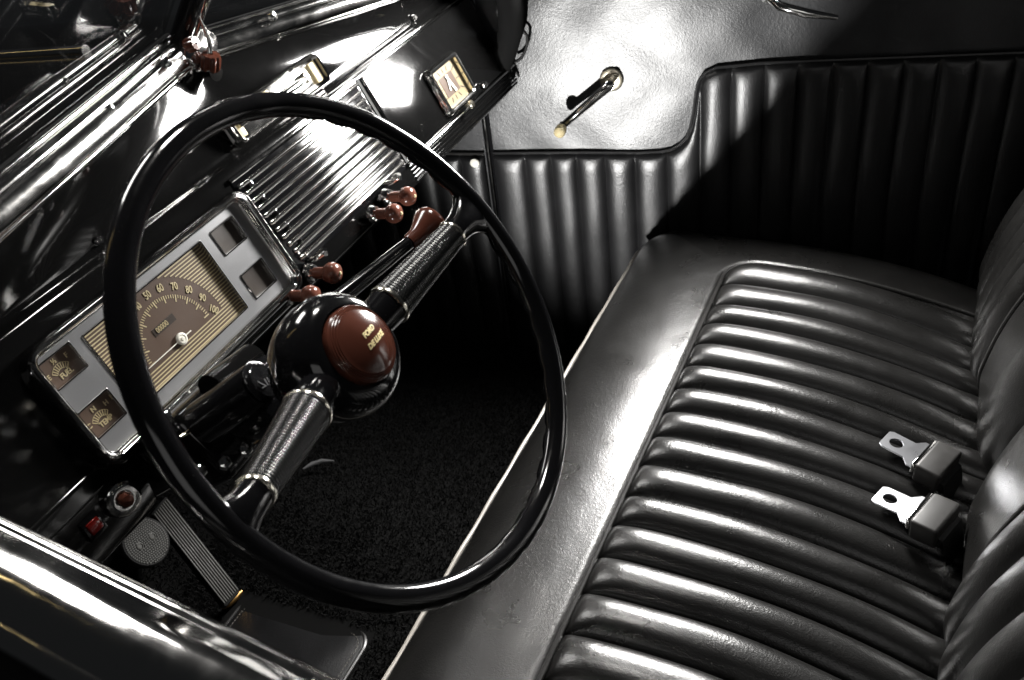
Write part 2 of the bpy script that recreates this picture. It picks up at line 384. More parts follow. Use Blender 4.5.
# crank
crank = MB()
cc = fnD(.139, .564, 0); n_ = dn
esc = MB().lathe([(.0, .007), (.011, .007), (.0115, .0062), (.0170, .0058), (.0195, .0045), (.0205, .002), (.0205, 0)], cc+n_*.001, n_, 40).build('window_crank', mat('satin_warm_metal', (.85, .78, .62), .30, 1), DOOR)
h1 = cc+n_*.030; tip = fnD(.218, .500, .047)
ca = [cc+n_*.010, cc+n_*.022, h1+(h1-tip)*.02, h1*.7+tip*.3, h1*.35+tip*.65, tip]
MB().tube([cc+n_*.006, cc+n_*.032], [.0075, .0085], 16).build('hub', CHROME, esc)
MB().tube([h1+(h1-tip)*.10, h1+(h1-tip)*.06, h1, h1*.8+tip*.2, h1*.4+tip*.6, tip, tip+(tip-h1)*.03], [.003, .007, .0088, .0078, .0068, .0062, .004], 14).build('arm', CHROME, esc)
MB().lathe([(.0, -.003), (.007, -.003), (.0075, .004), (.0065, .008)], tip, n_, 20).build('collar', ENAMEL, esc)
MB().lathe([(.006, .008), (.0092, .012), (.0102, .022), (.0095, .030), (.006, .034), (0, .035)], tip, n_, 24).build('knob', CREAM, esc)
hb = fnD(-.10, .690, .0)
dh = MB().lathe([(.0, .014), (.012, .012), (.017, .004), (.017, 0)], fnD(-.115, .703, 0), n_, 30).build('door_handle', CHROME, DOOR)
MB().tube([fnD(-.115, .703, .01), fnD(-.118, .702, .03), fnD(-.13, .694, .038), fnD(-.17, .683, .040), fnD(-.215, .674, .036)], [.007, .007, .0075, .0075, .004], 12).build('lever', CHROME, dh)
# kick panel ahead of the door
KICK = thing('kick_panel', 'black pleated side panel under the dashboard end, ahead of the far door', 'trim panel', tuple(fnD(.5, .2, 0)))
MB().box(lambda y, z, h: fnD(y, z, h), (.378, -.10, -.04), (.80, .62, 0)).build('backing_panel', VINYL, KICK)
padmesh('pleated_panel', .380, .80, -.09, .45, np.array([(.80, .418), (.5, .421), (.380, .422)]), sorted([.380, .425, .475, .525, .575, .63, .69, .75, .80]), LEATHER_DOOR, KICK, 420, 140)
MB().tube([fnD(y, .424, .006) for y in (.38, .5, .8)], .003, 8).build('piping', PIPING, KICK)
MB().lathe([(0, .006), (.005, .0055), (.0085, .003), (.009, 0)], fnD(.395, .412, .018), n_, 18).build('lit_chrome_button', WHITE, KICK)  # chrome button; white paint stands in for the light on it
pill = thing('door_pillar_strip', 'narrow upright metal strip in the gap ahead of the far door', 'trim strip', tuple(fnD(.369, .2, 0)))
MB().box(lambda y, z, h: fnD(y, z, h), (.363, -.10, -.03), (.377, .62, -.002)).build('strip', ENAMEL, pill)
MB().tube([fnD(.372, z, .002) for z in np.linspace(-.1, .60, 12)], .0022, 8).build('edge_bead', CHROME, pill)

# windlace hanging by the dash end, and its cord loop
wl = MB(); pts = [onp(u, v, fnD(.34, .6, .03), dn) for u, v in ((498, -60), (506, -25), (511, 5), (511, 30), (506, 50), (500, 68))]
pts = np.array(pts); T = np.linspace(0, 1, 60); P = np.stack([np.interp(T, np.linspace(0, 1, 6), pts[:, i]) for i in range(3)], -1)
wl.tube(P, np.linspace(.026, .018, 60), 14)
W_ = wl.build('windlace', WINDLACE, None); tag(W_, 'fuzzy black draught cord hanging between dashboard end and far door', 'windlace')
lp = [(515, 62), (521, 58), (526, 48), (527, 36), (522, 30)]
q = [onp(u, v, fnD(.31, .6, .02), dn) for u, v in lp]
c1 = MB().tube(spline(q), .0026, 10).build('cord_loop', RUBBER_BLACK, None); tag(c1, 'thin black cord loop beside the fuzzy draught cord, above the window crank', 'cord')

# ------------------------------------------------------------------ dashboard
ndash = A(0, -.905, .426); sdash = A(0, .426, .905)
def fnDash(x, s, h=0): return A(0, .35, .70)+A(x, 0, 0)+sdash*s+ndash*(h-.008)
DASH = thing('dashboard', 'glossy black painted metal dashboard with chrome grille, gauges and brown knobs', 'dashboard', (0, .38, .68))
def wline(x):                                     # lower edge of the windscreen moulding
    if x < 0: return A(x, .455+.243*x, .82)
    return A(x, .455-.20*x, .82-.10*x)
def dash_profile(x):
    w = wline(x); e = 0.                           # points (y,z) from the underside up to the windscreen
    f = lambda s, h: tuple(fnDash(0, s, h)[1:])
    P = [(.50, .60), (.42, .575), (.36, .562), f(-.151, -.035), f(-.151, -.016), f(-.148, -.006), f(-.142, -.001), f(-.132, 0), f(-.12, 0), f(-.1, 0), f(-.05, 0), f(0, 0), f(.018, .000), f(.026, -.001), f(.032, -.004), f(.036, -.010), f(.040, -.0125), f(.045, -.0125)]
    a = A(*f(.045, -.0125)); b = A(w[1], w[2])
    for t in np.linspace(.12, 1, 9):
        p = a*(1-t)+b*t; p = p+A(.7, -.35)*.010*math.sin(math.pi*t)
        P.append(tuple(p))
    P.append((w[1]+.02, w[2]+.003))
    return P
# smooth the profile
def resample(P, n):
    P = np.array(P); 
    for _ in range(2):
        Q = [P[0]]
        for a, b in zip(P[:-1], P[1:]): Q += [a*.75+b*.25, a*.25+b*.75]
        Q.append(P[-1]); P = np.array(Q)
    return P
xs_ = np.linspace(-.64, .60, 140); R = []
for x in xs_:
    P = resample(dash_profile(min(max(x, -.6), .6)), 0)
    e = max(0, (abs(x)-.555)/.06); back = .0 if e == 0 else .02*e*e
    R.append(np.c_[np.full(len(P), x), P[:, 0]+back, P[:, 1]])
MB().grid(np.array(R), flip=True).build('panel', PAINT, DASH, ang=80)
# rounded end caps
xe = np.linspace(0, 1, 10)
P = resample(dash_profile(.6), 0); c = P.mean(0); R = []
for t in xe: 
    k = math.cos(t*math.pi/2*.9); R.append(np.c_[np.full(len(P), .6+.012*math.sin(t*math.pi/2)), (c+(P-c)*(.25+.75*k))[:, 0]+.02*(.75**2)*0+.011, (c+(P-c)*(.25+.75*k))[:, 1]])
MB().grid(np.array(R), flip=True).build('end_cap', PAINT, DASH, ang=80)
# instrument cluster
n_pt = 8
CL = MB(); ho = rrect(-.4445, -.082, -.137, .0095, .026, n_pt); hi = rrect(-.440, -.102, -.126, .006, .016, n_pt)
CLUST = frame_ring(CL, fnDash, ho, hi, [(0, -.003), (.1, .007), (.35, .013), (.7, .0165), (1, .017)]).build('instrument_cluster', PAINT, DASH, ang=60)
bo = rrect(-.4405, -.1015, -.1265, .0065, .0155, n_pt); bi = rrect(-.431, -.111, -.117, -.003, .008, n_pt)
frame_ring(MB(), fnDash, bo, bi, [(0, .015), (.15, .0195), (.4, .0205), (.6, .019), (.7, .0165), (.8, .0165), (.95, .0145), (1, .004)]).build('bezel', CHROME, CLUST, ang=35)
# silver mask with windows
xc = [-.432, -.4285, -.389, -.372, -.186, -.1665, -.1265, -.110]; scut = [-.1175, -.104, -.098, -.0735, -.068, -.043, -.0375, -.0140, -.0095, -.002]
holes = {(1, 2, -.0375, -.0095), (1, 2, -.098, -.068), (3, 4, -.104, -.0140), (5, 6, -.043, -.0140), (5, 6, -.104, -.0735)}
def in_hole(i, s0, s1): return any(a == i and s0 >= lo-1e-9 and s1 <= hi_+1e-9 for a, b, lo, hi_ in holes)
mk = MB(); top_, bot = .0085, .0025
for i in range(len(xc)-1):
    for j in range(len(scut)-1):
        if in_hole(i, scut[j], scut[j+1]): continue
        x0, x1, s0, s1 = xc[i], xc[i+1], scut[j], scut[j+1]
        mk.add([fnDash(x0, s0, top_), fnDash(x1, s0, top_), fnDash(x1, s1, top_), fnDash(x0, s1, top_)], [(0, 1, 2, 3)])
for a, b, lo, hi_ in holes:
    x0, x1 = xc[a], xc[b]; cs = [(x0, lo), (x1, lo), (x1, hi_), (x0, hi_)]
    for k in range(4):
        (p, q), (r_, t) = cs[k], cs[(k+1) % 4]
        mk.add([fnDash(p, q, top_), fnDash(r_, t, top_), fnDash(r_, t, bot), fnDash(p, q, bot)], [(0, 3, 2, 1)])
mk.build('mask_plate', SATIN, CLUST, smooth=False)
for a, b, lo, hi_ in sorted(holes):
    frame_ring(MB(), fnDash, rrect(xc[a]-.0022, xc[b]+.0022, lo-.0022, hi_+.0022, .002, 3), rrect(xc[a]+.0006, xc[b]-.0006, lo+.0006, hi_-.0006, .0012, 3), [(0, .0085), (.3, .0098), (.7, .0098), (1, .0030)]).build('window_trim', CHROME, CLUST)
DCX, DCS = -.280, -.0815
sp = MB().box(fnDash, (-.3725, -.1045, .0006), (-.1855, -.0135, .0030)).build('speedometer_face', DIAL, CLUST, smooth=False)
ln = MB()                                          # cream pinstripes outside the round dial
s = -.1025
while s < -.0145:
    half = math.sqrt(max(0, .0695**2-(s-DCS)**2)) if s > DCS else .0695*math.sqrt(max(0, 1-((s-DCS)/.030)**2)) 
    if s < DCS-.004: half = 0.0 if s < -.098 else .0
    segs = [(-.372, DCX-half), (DCX+half, -.1862)] if half > 0 else [(-.372, -.1862)]
    if s < DCS-.004: segs = [(-.372, -.1862)]
    for x0, x1 in segs:
        if x1-x0 > .001: ln.box(fnDash, (x0, s-.00065, .0030), (x1, s+.00065, .0034))
    s += .0036
ln.build('pinstripes', CREAM, CLUST, smooth=False)
tk = MB()
for k in range(0, 51):
    a = math.radians(180-3.6*k); r0, r1, w = (.0415, .0495, .0007) if k % 5 == 0 else (.0455, .0495, .00045)
    ca_, sa_ = math.cos(a), math.sin(a)
    f = lambda r, t, h, ca_=ca_, sa_=sa_: fnDash(DCX+ca_*r-sa_*t, DCS+sa_*r+ca_*t, h)
    tk.box(f, (r0, -w, .0030), (r1, w, .0034))
tk.build('scale_marks', CREAM, CLUST, smooth=False)
for k in range(1, 11):
    a = math.radians(180-18*k); 
    text('numeral', str(k*10), fnDash, DCX+.0585*math.cos(a), DCS+.0585*math.sin(a), .0030, .0118, CREAM, CLUST, rot=(a-math.pi/2)*.62, sx=.72, bold=.0002)
od = MB().box(fnDash, (-.303, -.0625, .0030), (-.269, -.0540, .0036)).build('odometer_window', DIAL_DARK, CLUST, smooth=False)
text('odometer_digits', '00000', fnDash, -.2895, -.0582, .0036, .0085, CREAM, CLUST, sx=.85)
nd = MB(); nd.add([fnDash(DCX+.016, DCS-.0006, .0056), fnDash(DCX+.016, DCS+.0006, .0056), fnDash(DCX-.055, DCS+.0004, .0056), fnDash(DCX-.055, DCS-.0004, .0056), fnDash(DCX+.016, DCS-.0006, .0048), fnDash(DCX+.016, DCS+.0006, .0048), fnDash(DCX-.055, DCS+.0004, .0048), fnDash(DCX-.055, DCS-.0004, .0048)], [(0, 1, 2, 3), (7, 6, 5, 4), (0, 4, 5, 1), (1, 5, 6, 2), (2, 6, 7, 3), (3, 7, 4, 0)])
nd.lathe([(.0068, 0), (.0068, .0022), (.006, .003), (.0045, .0032), (.0042, .0026), (.0022, .0026), (.002, .0036), (0, .0038)], fnDash(DCX, DCS, .0042), ndash, 30)
nd.build('needle', WHITE, CLUST)
def small_gauge(lo, hi_, a, b, word, marks, name):
    x0, x1 = xc[a], xc[b]; g = MB().box(fnDash, (x0-.001, lo-.001, .0006), (x1+.001, hi_+.001, .0024)).build(name, DIAL_DARK if a == 5 else DIAL, CLUST, smooth=False)
    cx, cs = (x0+x1)/2, lo+.004
    t = MB()
    for k in range(9):
        an = math.radians(140-100*k/8); ca_, sa_ = math.cos(an), math.sin(an)
        f = lambda r, tt, h, ca_=ca_, sa_=sa_: fnDash(cx+ca_*r-sa_*tt, cs+sa_*r+ca_*tt, h)
        t.box(f, (.0085, -.00045, .0024), (.0140, .00045, .0028))
    for r in (.0085, .0142):
        pts = [fnDash(cx+r*math.cos(x), cs+r*math.sin(x), .0027) for x in np.radians(np.linspace(140, 40, 14))]
        t.tube(pts, .0003, 4)
    t.build('scale_marks', CREAM, CLUST, smooth=False)
    text('lettering', word, fnDash, cx+.002, lo+.0058, .0024, .0078, CREAM, CLUST, sx=.9, bold=.00012)
    for (ch, ax_, sy) in marks: text('lettering', ch, fnDash, cx+ax_, lo+sy, .0024, .0072, CREAM, CLUST, bold=.0001)
small_gauge(-.0375, -.0095, 1, 2, 'FUEL', (('E', -.0155, .0125), ('½', -.001, .0222), ('F', .0135, .0195)), 'fuel_gauge')
small_gauge(-.098, -.068, 1, 2, 'TEMP', (('C', -.0155, .0125), ('N', -.001, .0228), ('H', .0140, .0195)), 'temperature_gauge')
small_gauge(-.043, -.0140, 5, 6, 'BAT', (), 'battery_gauge') if False else None
for lo, hi_, nm in ((-.043, -.0140, 'battery_gauge'), (-.104, -.0735, 'oil_gauge')):
    MB().box(fnDash, (xc[5]-.001, lo-.001, .0006), (xc[6]+.001, hi_+.001, .0024)).build(nm, DIAL_DARK, CLUST, smooth=False)
MB().box(fnDash, (-.4305, -.1165, .0120), (-.1115, -.0035, .0126)).build('glass_cover', GLASS, CLUST, smooth=False)
# centre grille
GR = MB().box(fnDash, (-.092, -.118, -.004), (.206, .016, .0020)).build('speaker_grille', ENAMEL, DASH, bevel=.004)
for k in range(11):
    s = .0060-.0113*k; b = MB(); x0 = -.080+.0018*k
    b.tube([fnDash(x0-.006, s, .0015), fnDash(x0, s, .0045), fnDash(.06, s, .0052), fnDash(.198, s, .0045), fnDash(.204, s, .001)], .0031, 14); b.build('bar', BAR, GR)
    if k % 2: MB().box(fnDash, (x0+.010, s-.0010, .001), (x0+.0115, s+.0123, .0072)).build('crossbar', CHROME, GR, bevel=.0003)
MB().box(fnDash, (-.093, .014, .0018), (.207, .0205, .0058)).build('grille_frame', CHROME, GR, bevel=.002)
# chrome ash tray above the grille
TR = frame_ring(MB(), lambda x, s, h: fnDash(x, s, h-.006), rrect(-.040, .168, .040, .086, .010), rrect(-.034, .162, .0455, .0805, .007), [(0, -.006), (.2, .008), (.6, .0105), (1, .0085), (1, -.002)]).build('ash_tray', CHROME, DASH, ang=40)
MB().box(lambda x, s, h: fnDash(x, s, h-.006), (-.036, .044, -.009), (.164, .082, .0005)).build('tray_face', CHROME, TR, bevel=.001)
MB().tube([fnDash(x, .0625, .000+.0035) for x in (-.03, .02, .06, .10, .115)], [.003, .004, .0045, .006, .004], 12).build('handle', CHROME, TR)
MB().lathe([(.0, .007), (.005, .0065), (.0075, .003), (.0075, -.002)], fnDash(.122, .064, -.002), ndash, 20).build('button', CHROME, TR)
for x in (.150, -.024): MB().box(lambda a, s, h: fnDash(a, s, h-.006), (x-.006, .048, 0), (x+.006, .076, .004)).build('side_insert', CREAM, TR, bevel=.0015)
MB().box(lambda a, s, h: fnDash(a, s, h-.006), (.040, .068, 0), (.052, .079, .005)).build('tab', CREAM, TR, bevel=.0015)
# glove box
GB = MB().prism(fnDash, rrect(.218, .574, -.112, .022, .007), .0005, .0045).build('glovebox_door', PAINT, DASH, bevel=.002)
MB().box(fnDash, (.210, -.1175, .0028), (.596, -.1135, .0075)).build('trim_strip', CHROME, DASH, bevel=.0015)
MB().box(fnDash, (.214, .0255, .0015), (.596, .0285, .0040)).build('trim_strip', CHROME, DASH, bevel=.001)
MB().box(fnDash, (.2105, -.1125, .0008), (.2165, .023, .0014)).build('door_gap', BLACK, DASH, smooth=False)
for k in range(5):
    h_ = .0004 if k < 4 else -.002
    MB().tube([fnDash(.214, -.1215-.0056*k, h_), fnDash(.40, -.1215-.0056*k, h_), fnDash(.590, -.1215-.0056*k, h_)], .0019, 8).build('lower_rib', PAINT, DASH)
ckf = lambda x, s, h: fnDash(x, s, h+.0045)
CK = frame_ring(MB(), ckf, rrect(.350, .446, -.106, -.028, .008), rrect(.359, .437, -.097, -.037, .004), [(0, 0), (.1, .007), (.4, .0115), (.7, .0115), (1, .0095), (1, .001)]).build('clock', CHROME, GB, ang=40) if False else None
CK = frame_ring(MB(), ckf, rrect(.350, .446, -.106, -.028, .008), rrect(.359, .437, -.097, -.037, .004), [(0, 0), (.1, .007), (.4, .0115), (.7, .0115), (1, .0095), (1, .001)]).build('clock', CHROME, DASH, ang=40)
MB().box(ckf, (.358, -.098, -.0005), (.438, -.036, .0012)).build('clock_face', mat('aged_clock_dial', (.21, .165, .085), .5), CK, smooth=False)
MB().box(ckf, (.377, -.083, .0012), (.419, -.051, .0018)).build('clock_centre', DIAL, CK, smooth=False)
hm = MB()
for k in range(12):
    a = math.radians(30*k); tx, ts = math.sin(a), math.cos(a); kk = min(.034/max(abs(tx), 1e-6), .026/max(abs(ts), 1e-6)); k0 = min(.024/max(abs(tx), 1e-6), .019/max(abs(ts), 1e-6))
    f = lambda r, t, h, tx=tx, ts=ts: ckf(.398+tx*r+ts*t, -.067+ts*r-tx*t, h)
    hm.box(f, (k0, -.0008, .0012), (kk, .0008, .0016))
hm.build('hour_marks', DIAL_DARK, CK, smooth=False)
hn = MB()
for a, L_, w in ((math.radians(205), .019, .0018), (math.radians(165), .024, .0026)):
    f = lambda r, t, h, a=a: ckf(.398+math.sin(a)*r+math.cos(a)*t, -.058+math.cos(a)*r-math.sin(a)*t, h)
    hn.box(f, (-.006, -w, .0030), (L_, w, .0036))
hn.build('clock_hands', WHITE, CK, smooth=False)
MB().box(ckf, (.359, -.097, .0085), (.437, -.037, .0089)).build('clock_glass', GLASS, CK, smooth=False)
MB().lathe([(.003, 0), (.003, .005), (.006, .006), (.0068, .010), (.0058, .013), (0, .0135)], fnDash(.402, -.110, .010), ndash, 20).build('winding_knob', CHROME_WARM, CK)
MB().lathe([(.0035, 0), (.006, .002), (.006, .006), (.004, .009), (0, .0095)], fnDash(.480, -.105, .004), ndash, 16).build('glovebox_latch', CHROME, DASH)
# brown pull knobs under the grille, each with a small chrome toggle
def pull_knob(u, v):
    base = onp(u, v, fnDash(0, -.12, .006), ndash); ax = A(.06, -.92, .10); ax /= np.linalg.norm(ax)
    k = MB().lathe([(.0075, .006), (.0075, .022), (.0085, .026), (.0115, .028), (.0135, .033), (.0135, .037), (.0115, .043), (.006, .0465), (0, .047)], base, ax, 26).build('pull_knob', KNOB, DASH)
    MB().lathe([(.012, 0), (.012, .005), (.0105, .009), (.007, .0105)], base, ax, 24).build('collar', CHROME, k)
    MB().lathe([(.0026, .0465), (.0018, .0482), (0, .0485)], base, ax, 12).build('inlay', CREAM, k)
for u, v in ((385, 197), (371, 214), (308, 273), (286, 296)): pull_knob(u, v)
for px, s in ((.141, -.112), (-.058, -.116)):
    b = fnDash(px, s, .004); MB().tube([b, b+A(.0, -.012, .004), b+A(.004, -.022, .012), b+A(.004, -.024, .016)], [.004, .004, .0065, .003], 12).build('toggle', CHROME, DASH)
# screws on the dash top
for u, v in ((100, 240), (415, 17)):
    p = onp(u, v, fnDash(0, .05, -.008), ndash); MB().lathe([(.0045, -.006), (.0045, .000), (.0035, .0012), (.0014, .0012), (.0012, .0004), (0, .0004)], p, ndash, 18).build('screw', CHROME, DASH)
# under-dash bracket with throttle knob and red lamp
fnU = lambda x, s, h: fnDash(x, s, h)
BR = MB().prism(lambda a, b, h: A(a, b, h), [(0, 0)]*0 or [(.30, .585), (.325, .52), (.36, .50), (.46, .52), (.46, .585)], 0, 0) if False else None
brk = MB(); bp = [(.304, .590), (.292, .545), (.290, .508), (.296, .503), (.306, .508), (.312, .545), (.320, .59)]
brk.add([A(x, y, z) for x in (-.62, -.405) for y, z in bp], [tuple(range(6, -1, -1)), tuple(range(7, 14))]+[(i, (i+1) % 7, 7+(i+1) % 7, 7+i) for i in range(7)])
BRK = brk.build('lower_bracket', PAINT, DASH, bevel=.006, seg=3)
p = onp(121, 498, (0, .290, .53), (0, -1, .05)); ax = A(-.25, -.9, .25); ax /= np.linalg.norm(ax)
MB().lathe([(.019, -.012), (.0195, .003), (.018, .007), (.0135, .0095), (.009, .009), (.0085, .006), (0, .006)], p, ax, 36).build('throttle_bezel', CHROME, BRK)
MB().lathe([(.0075, .006), (.0078, .012), (.006, .016), (0, .0175)], p, ax, 20).build('throttle_button', BROWN, BRK)
p = onp(93, 526, (0, .290, .51), (0, -1, .05)); fr_ = lambda x, y, z, p=p: p+A(x, 0, 0)+A(0, -.94, .34)*z+A(0, .34, .94)*y
MB().box(fr_, (-.011, -.011, -.02), (.011, .011, .002)).build('lamp_housing', ENAMEL, BRK, bevel=.001)
MB().box(fr_, (-.0075, -.0065, .0), (.0075, .0065, .0045)).build('warning_lamp', RED, BRK, bevel=.0015)

# ------------------------------------------------------------------ windscreen
WS = thing('windscreen', 'two-piece V windscreen in a chrome frame above the dashboard', 'windscreen', (0, .45, .82))
wu = A(0, -.62, .78); wu /= np.linalg.norm(wu)
def mould(xa, xb, name):
    R = []
    for x in np.linspace(xa, xb, 60):
        b = wline(x); prof = [(-.004, -.012), (.004, -.009), (.0065, -.006), (.0062, -.0045), (.0085, -.003), (.0098, .002), (.0104, .010), (.0098, .018), (.0078, .0235), (.0062, .0245), (.0068, .0262), (.0060, .032), (.0030, .0365), (.0020, .0372), (.0030, .0388), (.0022, .042), (-.006, .045)]
        k = .92 if x < 0 else .78
        R.append([b+A(0, -h, h*.35)+A(0, .33*t, .945*t)*k for h, t in prof])
    return MB().grid(np.array(R), flip=False).build(name, CHROME, WS, ang=70)
m1 = mould(-.66, 0, 'frame_moulding'); m2 = mould(0, .60, 'frame_moulding')
for xa, xb in ((-.62, -.008), (.008, .58)):
    k = .92 if xa < 0 else .78
    R = np.array([[wline(x)+A(0, .012, .0)+A(0, .33, .945)*.038*k+wu*t+A(0, d, 0) for t in np.linspace(0, .40, 8)] for x in np.linspace(xa, xb, 20) for d in (0,)])
    a = R.copy(); b = R+A(0, .006, .004); mb = MB().grid(a).grid(b, flip=True); mb.build('glass_pane', GLASS, WS)
    R = np.array([[wline(x)+A(0, -.002+.0135*k+dy, .038*k+dz) for dy, dz in ((0, -.002), (.0, .002), (.004, .0030), (.008, .002), (.010, -.004))] for x in np.linspace(xa, xb, 20)])
    MB().grid(R).build('rubber_seal', WINDLACE, WS)
# centre post
p0 = wline(0)+A(0, .004, .02)
MB().tube([p0+wu*t+A(-.006, .004, 0) for t in np.linspace(-.01, .42, 12)], .0125, 16).build('centre_post', ENAMEL, WS)
MB().tube([p0+wu*t+A(.013, -.002, 0) for t in np.linspace(.0, .42, 12)], .0060, 14).build('post_moulding', CHROME, WS)
MB().lathe([(.020, -.004), (.020, .002), (.018, .0035), (0, .0045)], wline(0)+A(.014, -.010, .014), (0, -.95, .3), 30, sx=1.5).build('post_foot', CHROME, WS)
def px(u, v, y=.437): return onax(u, v, 1, y)
for u, v in ((167, 62), (110, 110), (203, 44), (273, 16), (198, 68)):
    x_ = onax(u, v, 1, .44)[0]; b = onp(u, v, wline(x_)+A(0, -.0095, .0), (0, -1, .12)); MB().lathe([(.0062, -.003), (.0062, .0015), (.0045, .0025), (.0015, .0025), (.0012, .0012), (0, .0012)], b, (0, -.98, .2), 16).build('screw', CHROME, WS)
# wiper knobs
def fluted(c, r, L_, ax):
    a = np.linspace(0, 2*np.pi, 48, endpoint=False); ax = A(*ax)/np.linalg.norm(ax); u = np.cross(ax, A(1, 0, 0)); u /= np.linalg.norm(u); w = np.cross(ax, u)
    R = []
    for rr, h in ((.3*r, 0), (r*.9, 0), (r, .15*L_), (r, .8*L_), (r*.88, L_), (.2*r, L_*1.03)):
        q = rr*(1+.07*np.cos(a*12)); R.append(c+ax*h+q[:, None]*(np.cos(a)[:, None]*u+np.sin(a)[:, None]*w))
    return MB().grid(np.array(R), closev=True, flip=True)
k1 = fluted(px(187, 46, .428), .0085, .014, (.1, -.95, .25)).build('control_knob', BROWN, None); tag(k1, 'small fluted brown knob at the foot of the windscreen centre post', 'knob', 'brown windscreen knobs')
kc = px(211, 63, .425)
WK = thing('control_knob', 'larger fluted brown knob with a thin steel rod rising from it', 'knob', tuple(kc), 'brown windscreen knobs')
fluted(kc+A(0, .004, -.008), .0115, .020, (0.05, -.35, .93)).build('knob', BROWN, WK)
MB().tube([px(210, 53, .425), px(209, 40, .425), px(203, 26, .425), px(196.5, 11, .425), px(195.6, 0, .425), px(196, -40, .425)], [.0034, .0032, .0022, .0020, .0020, .0020], 10).build('rod', CHROME, WK)
MB().tube([kc+A(0, .02, -.012), kc+A(0, -.004, -.01)], [.008, .012], 16).build('ferrule', CHROME, WK)

# ------------------------------------------------------------------ bonnet and cowl outside the glass
HD = thing('car_bonnet', 'glossy black bonnet seen dimly through the windscreen', 'bonnet', (0, 1.2, .7))
R = []
for x in np.linspace(-.75, .75, 50):
    row = []
    for y in np.linspace(.50, 2.0, 40):
        z = .835-.09*(y-.5)-.32*(abs(x)/.75)**2.2-.03*math.exp(-((abs(x)-.0)/.05)**2)*0; row.append((x, y-.10*abs(x), z))
    R.append(row)
MB().grid(np.array(R), flip=False).build('bonnet_skin', BONNET, HD)
MB().tube([(0, y, .838-.09*(y-.5)) for y in np.linspace(.62, 2, 10)], .007, 10).build('centre_strip', CHROME, HD)

# ------------------------------------------------------------------ steering wheel
tilt = .622; nw = A(0, -math.cos(tilt), math.sin(tilt)); vw = A(0, math.sin(tilt), math.cos(tilt)); ux = A(1, 0, 0)
def fnW(x, y, h=0): return WC+ux*x+vw*y+nw*h
SW = thing('steering_wheel', 'large glossy black two-spoke steering wheel with brown horn button', 'steering wheel', tuple(WC))
na, nt_ = 240, 20; aa = np.linspace(0, 2*np.pi, na, endpoint=False); tt = np.linspace(0, 2*np.pi, nt_, endpoint=False); R = []
for a in aa:
    er = A(math.cos(a), math.sin(a)); row = []
    grip = .0016*max(0, math.sin(a*44))
    for t in tt:
        c_, s_ = math.cos(t), math.sin(t); r = .0110
        rr = .212+r*c_-(grip if False else 0); hh = .0103*s_
        if s_ < -.2 and c_ < .3: hh += grip*1.4*min(1, -s_); rr += grip*.9*(1 if c_ < 0 else .4)
        row.append(fnW(er[0]*rr, er[1]*rr, hh))
    R.append(row)
RIM = MB().grid(np.array(R), closeu=True, closev=True).build('rim', ENAMEL, SW)
hubp = [(.012, -.092), (.034, -.088), (.040, -.080), (.044, -.074), (.048, -.066), (.0535, -.052), (.0560, -.038), (.0560, -.026), (.0535, -.014), (.048, -.006), (.042, -.0015), (.0365, -.0005), (.0352, -.004), (.0, -.004)]
MB().lathe(hubp, WC-nw*.020, nw, 64).build('hub', ENAMEL, SW)
BS = .0276
hp = [(.0345, -.004), (.0345, .004), (.0333, .0060), (.0326, .0060), (.0320, .0074), (.0308, .0074), (.0302, .0086), (.0290, .0086), (.0284, .0096)]
hp += [(r, .0098+.0070*(1-(r/BS)**2)) for r in np.linspace(BS, 0.0004, 12)]
HB = MB().lathe(hp, WC-nw*.020, nw, 64).build('horn_button', BROWN, SW, ang=25)
def fnBtn(x, y, h):
    r2 = (x*x+y*y)/BS**2; return fnW(x, y, -.020+.0098+.0070*(1-r2)+h)
# lettering follows the spokes' direction
for ln_, yy, xx in (('FORD', .0052, .0030), ('DE LUXE', -.0042, .0035)):
    text('lettering', ln_, fnBtn, xx, yy, .0001, .0062, GOLD, HB, ext=.0002, shear=.25, sx=1.0, bold=.0003)
def spoke(sgn):
    ax = ux*sgn+vw*.0461*sgn+nw*.259; ka = np.linalg.norm(ax); ax /= ka; o = fnW(-.0052, -.0022, -.0494)
    S = MB(); pr = [(.0175, .030), (.0180, .055), (.0190, .0745*1.034)]
    S.lathe(pr, o, ax, 36, ref=vw).build; s_o = S.build('spoke', ENAMEL, SW)
    L0, L1, r0, r1 = .0732*1.034, .169*1.034, .0198, .0142
    pr = []
    k = 0; N_ = 32
    for i in range(N_):
        x = L0+(L1-L0)*i/N_; dx = (L1-L0)/N_; r = r0+(r1-r0)*i/N_
        pr += [(r-.0009, x), (r-.0002, x+dx*.2), (r, x+dx*.45), (r-.0002, x+dx*.7), (r-.0009, x+dx*.95)]
    MB().lathe(pr, o, ax, 72, ref=vw).build('ribbed_grip', RIBBED, s_o, ang=170)
    for L_, r in ((L0-.001, r0+.0012), (L1+.001, r1+.0012)):
        MB().lathe([(r-.004, L_-.0026), (r-.0004, L_-.0016), (r, L_), (r-.0004, L_+.0016), (r-.004, L_+.0026)], o, ax, 72, ref=vw).build('ferrule', FERR, s_o)
    e = []
    for i, t in enumerate(np.linspace(0, 1, 8)):
        x = .174+(.215-.174)*t; ra, rb = .0138+.012*t**3, .0138-.0040*t; c = o-nw*.006*t*t; a = np.linspace(0, 2*np.pi, 28, endpoint=False)
        e.append(c+ax*x+np.cos(a)[:, None]*vw*ra+np.sin(a)[:, None]*nw*rb)
    MB().grid(np.array(e), closev=True, flip=(sgn < 0)).build('end_block', ENAMEL, s_o)
spoke(1); spoke(-1)

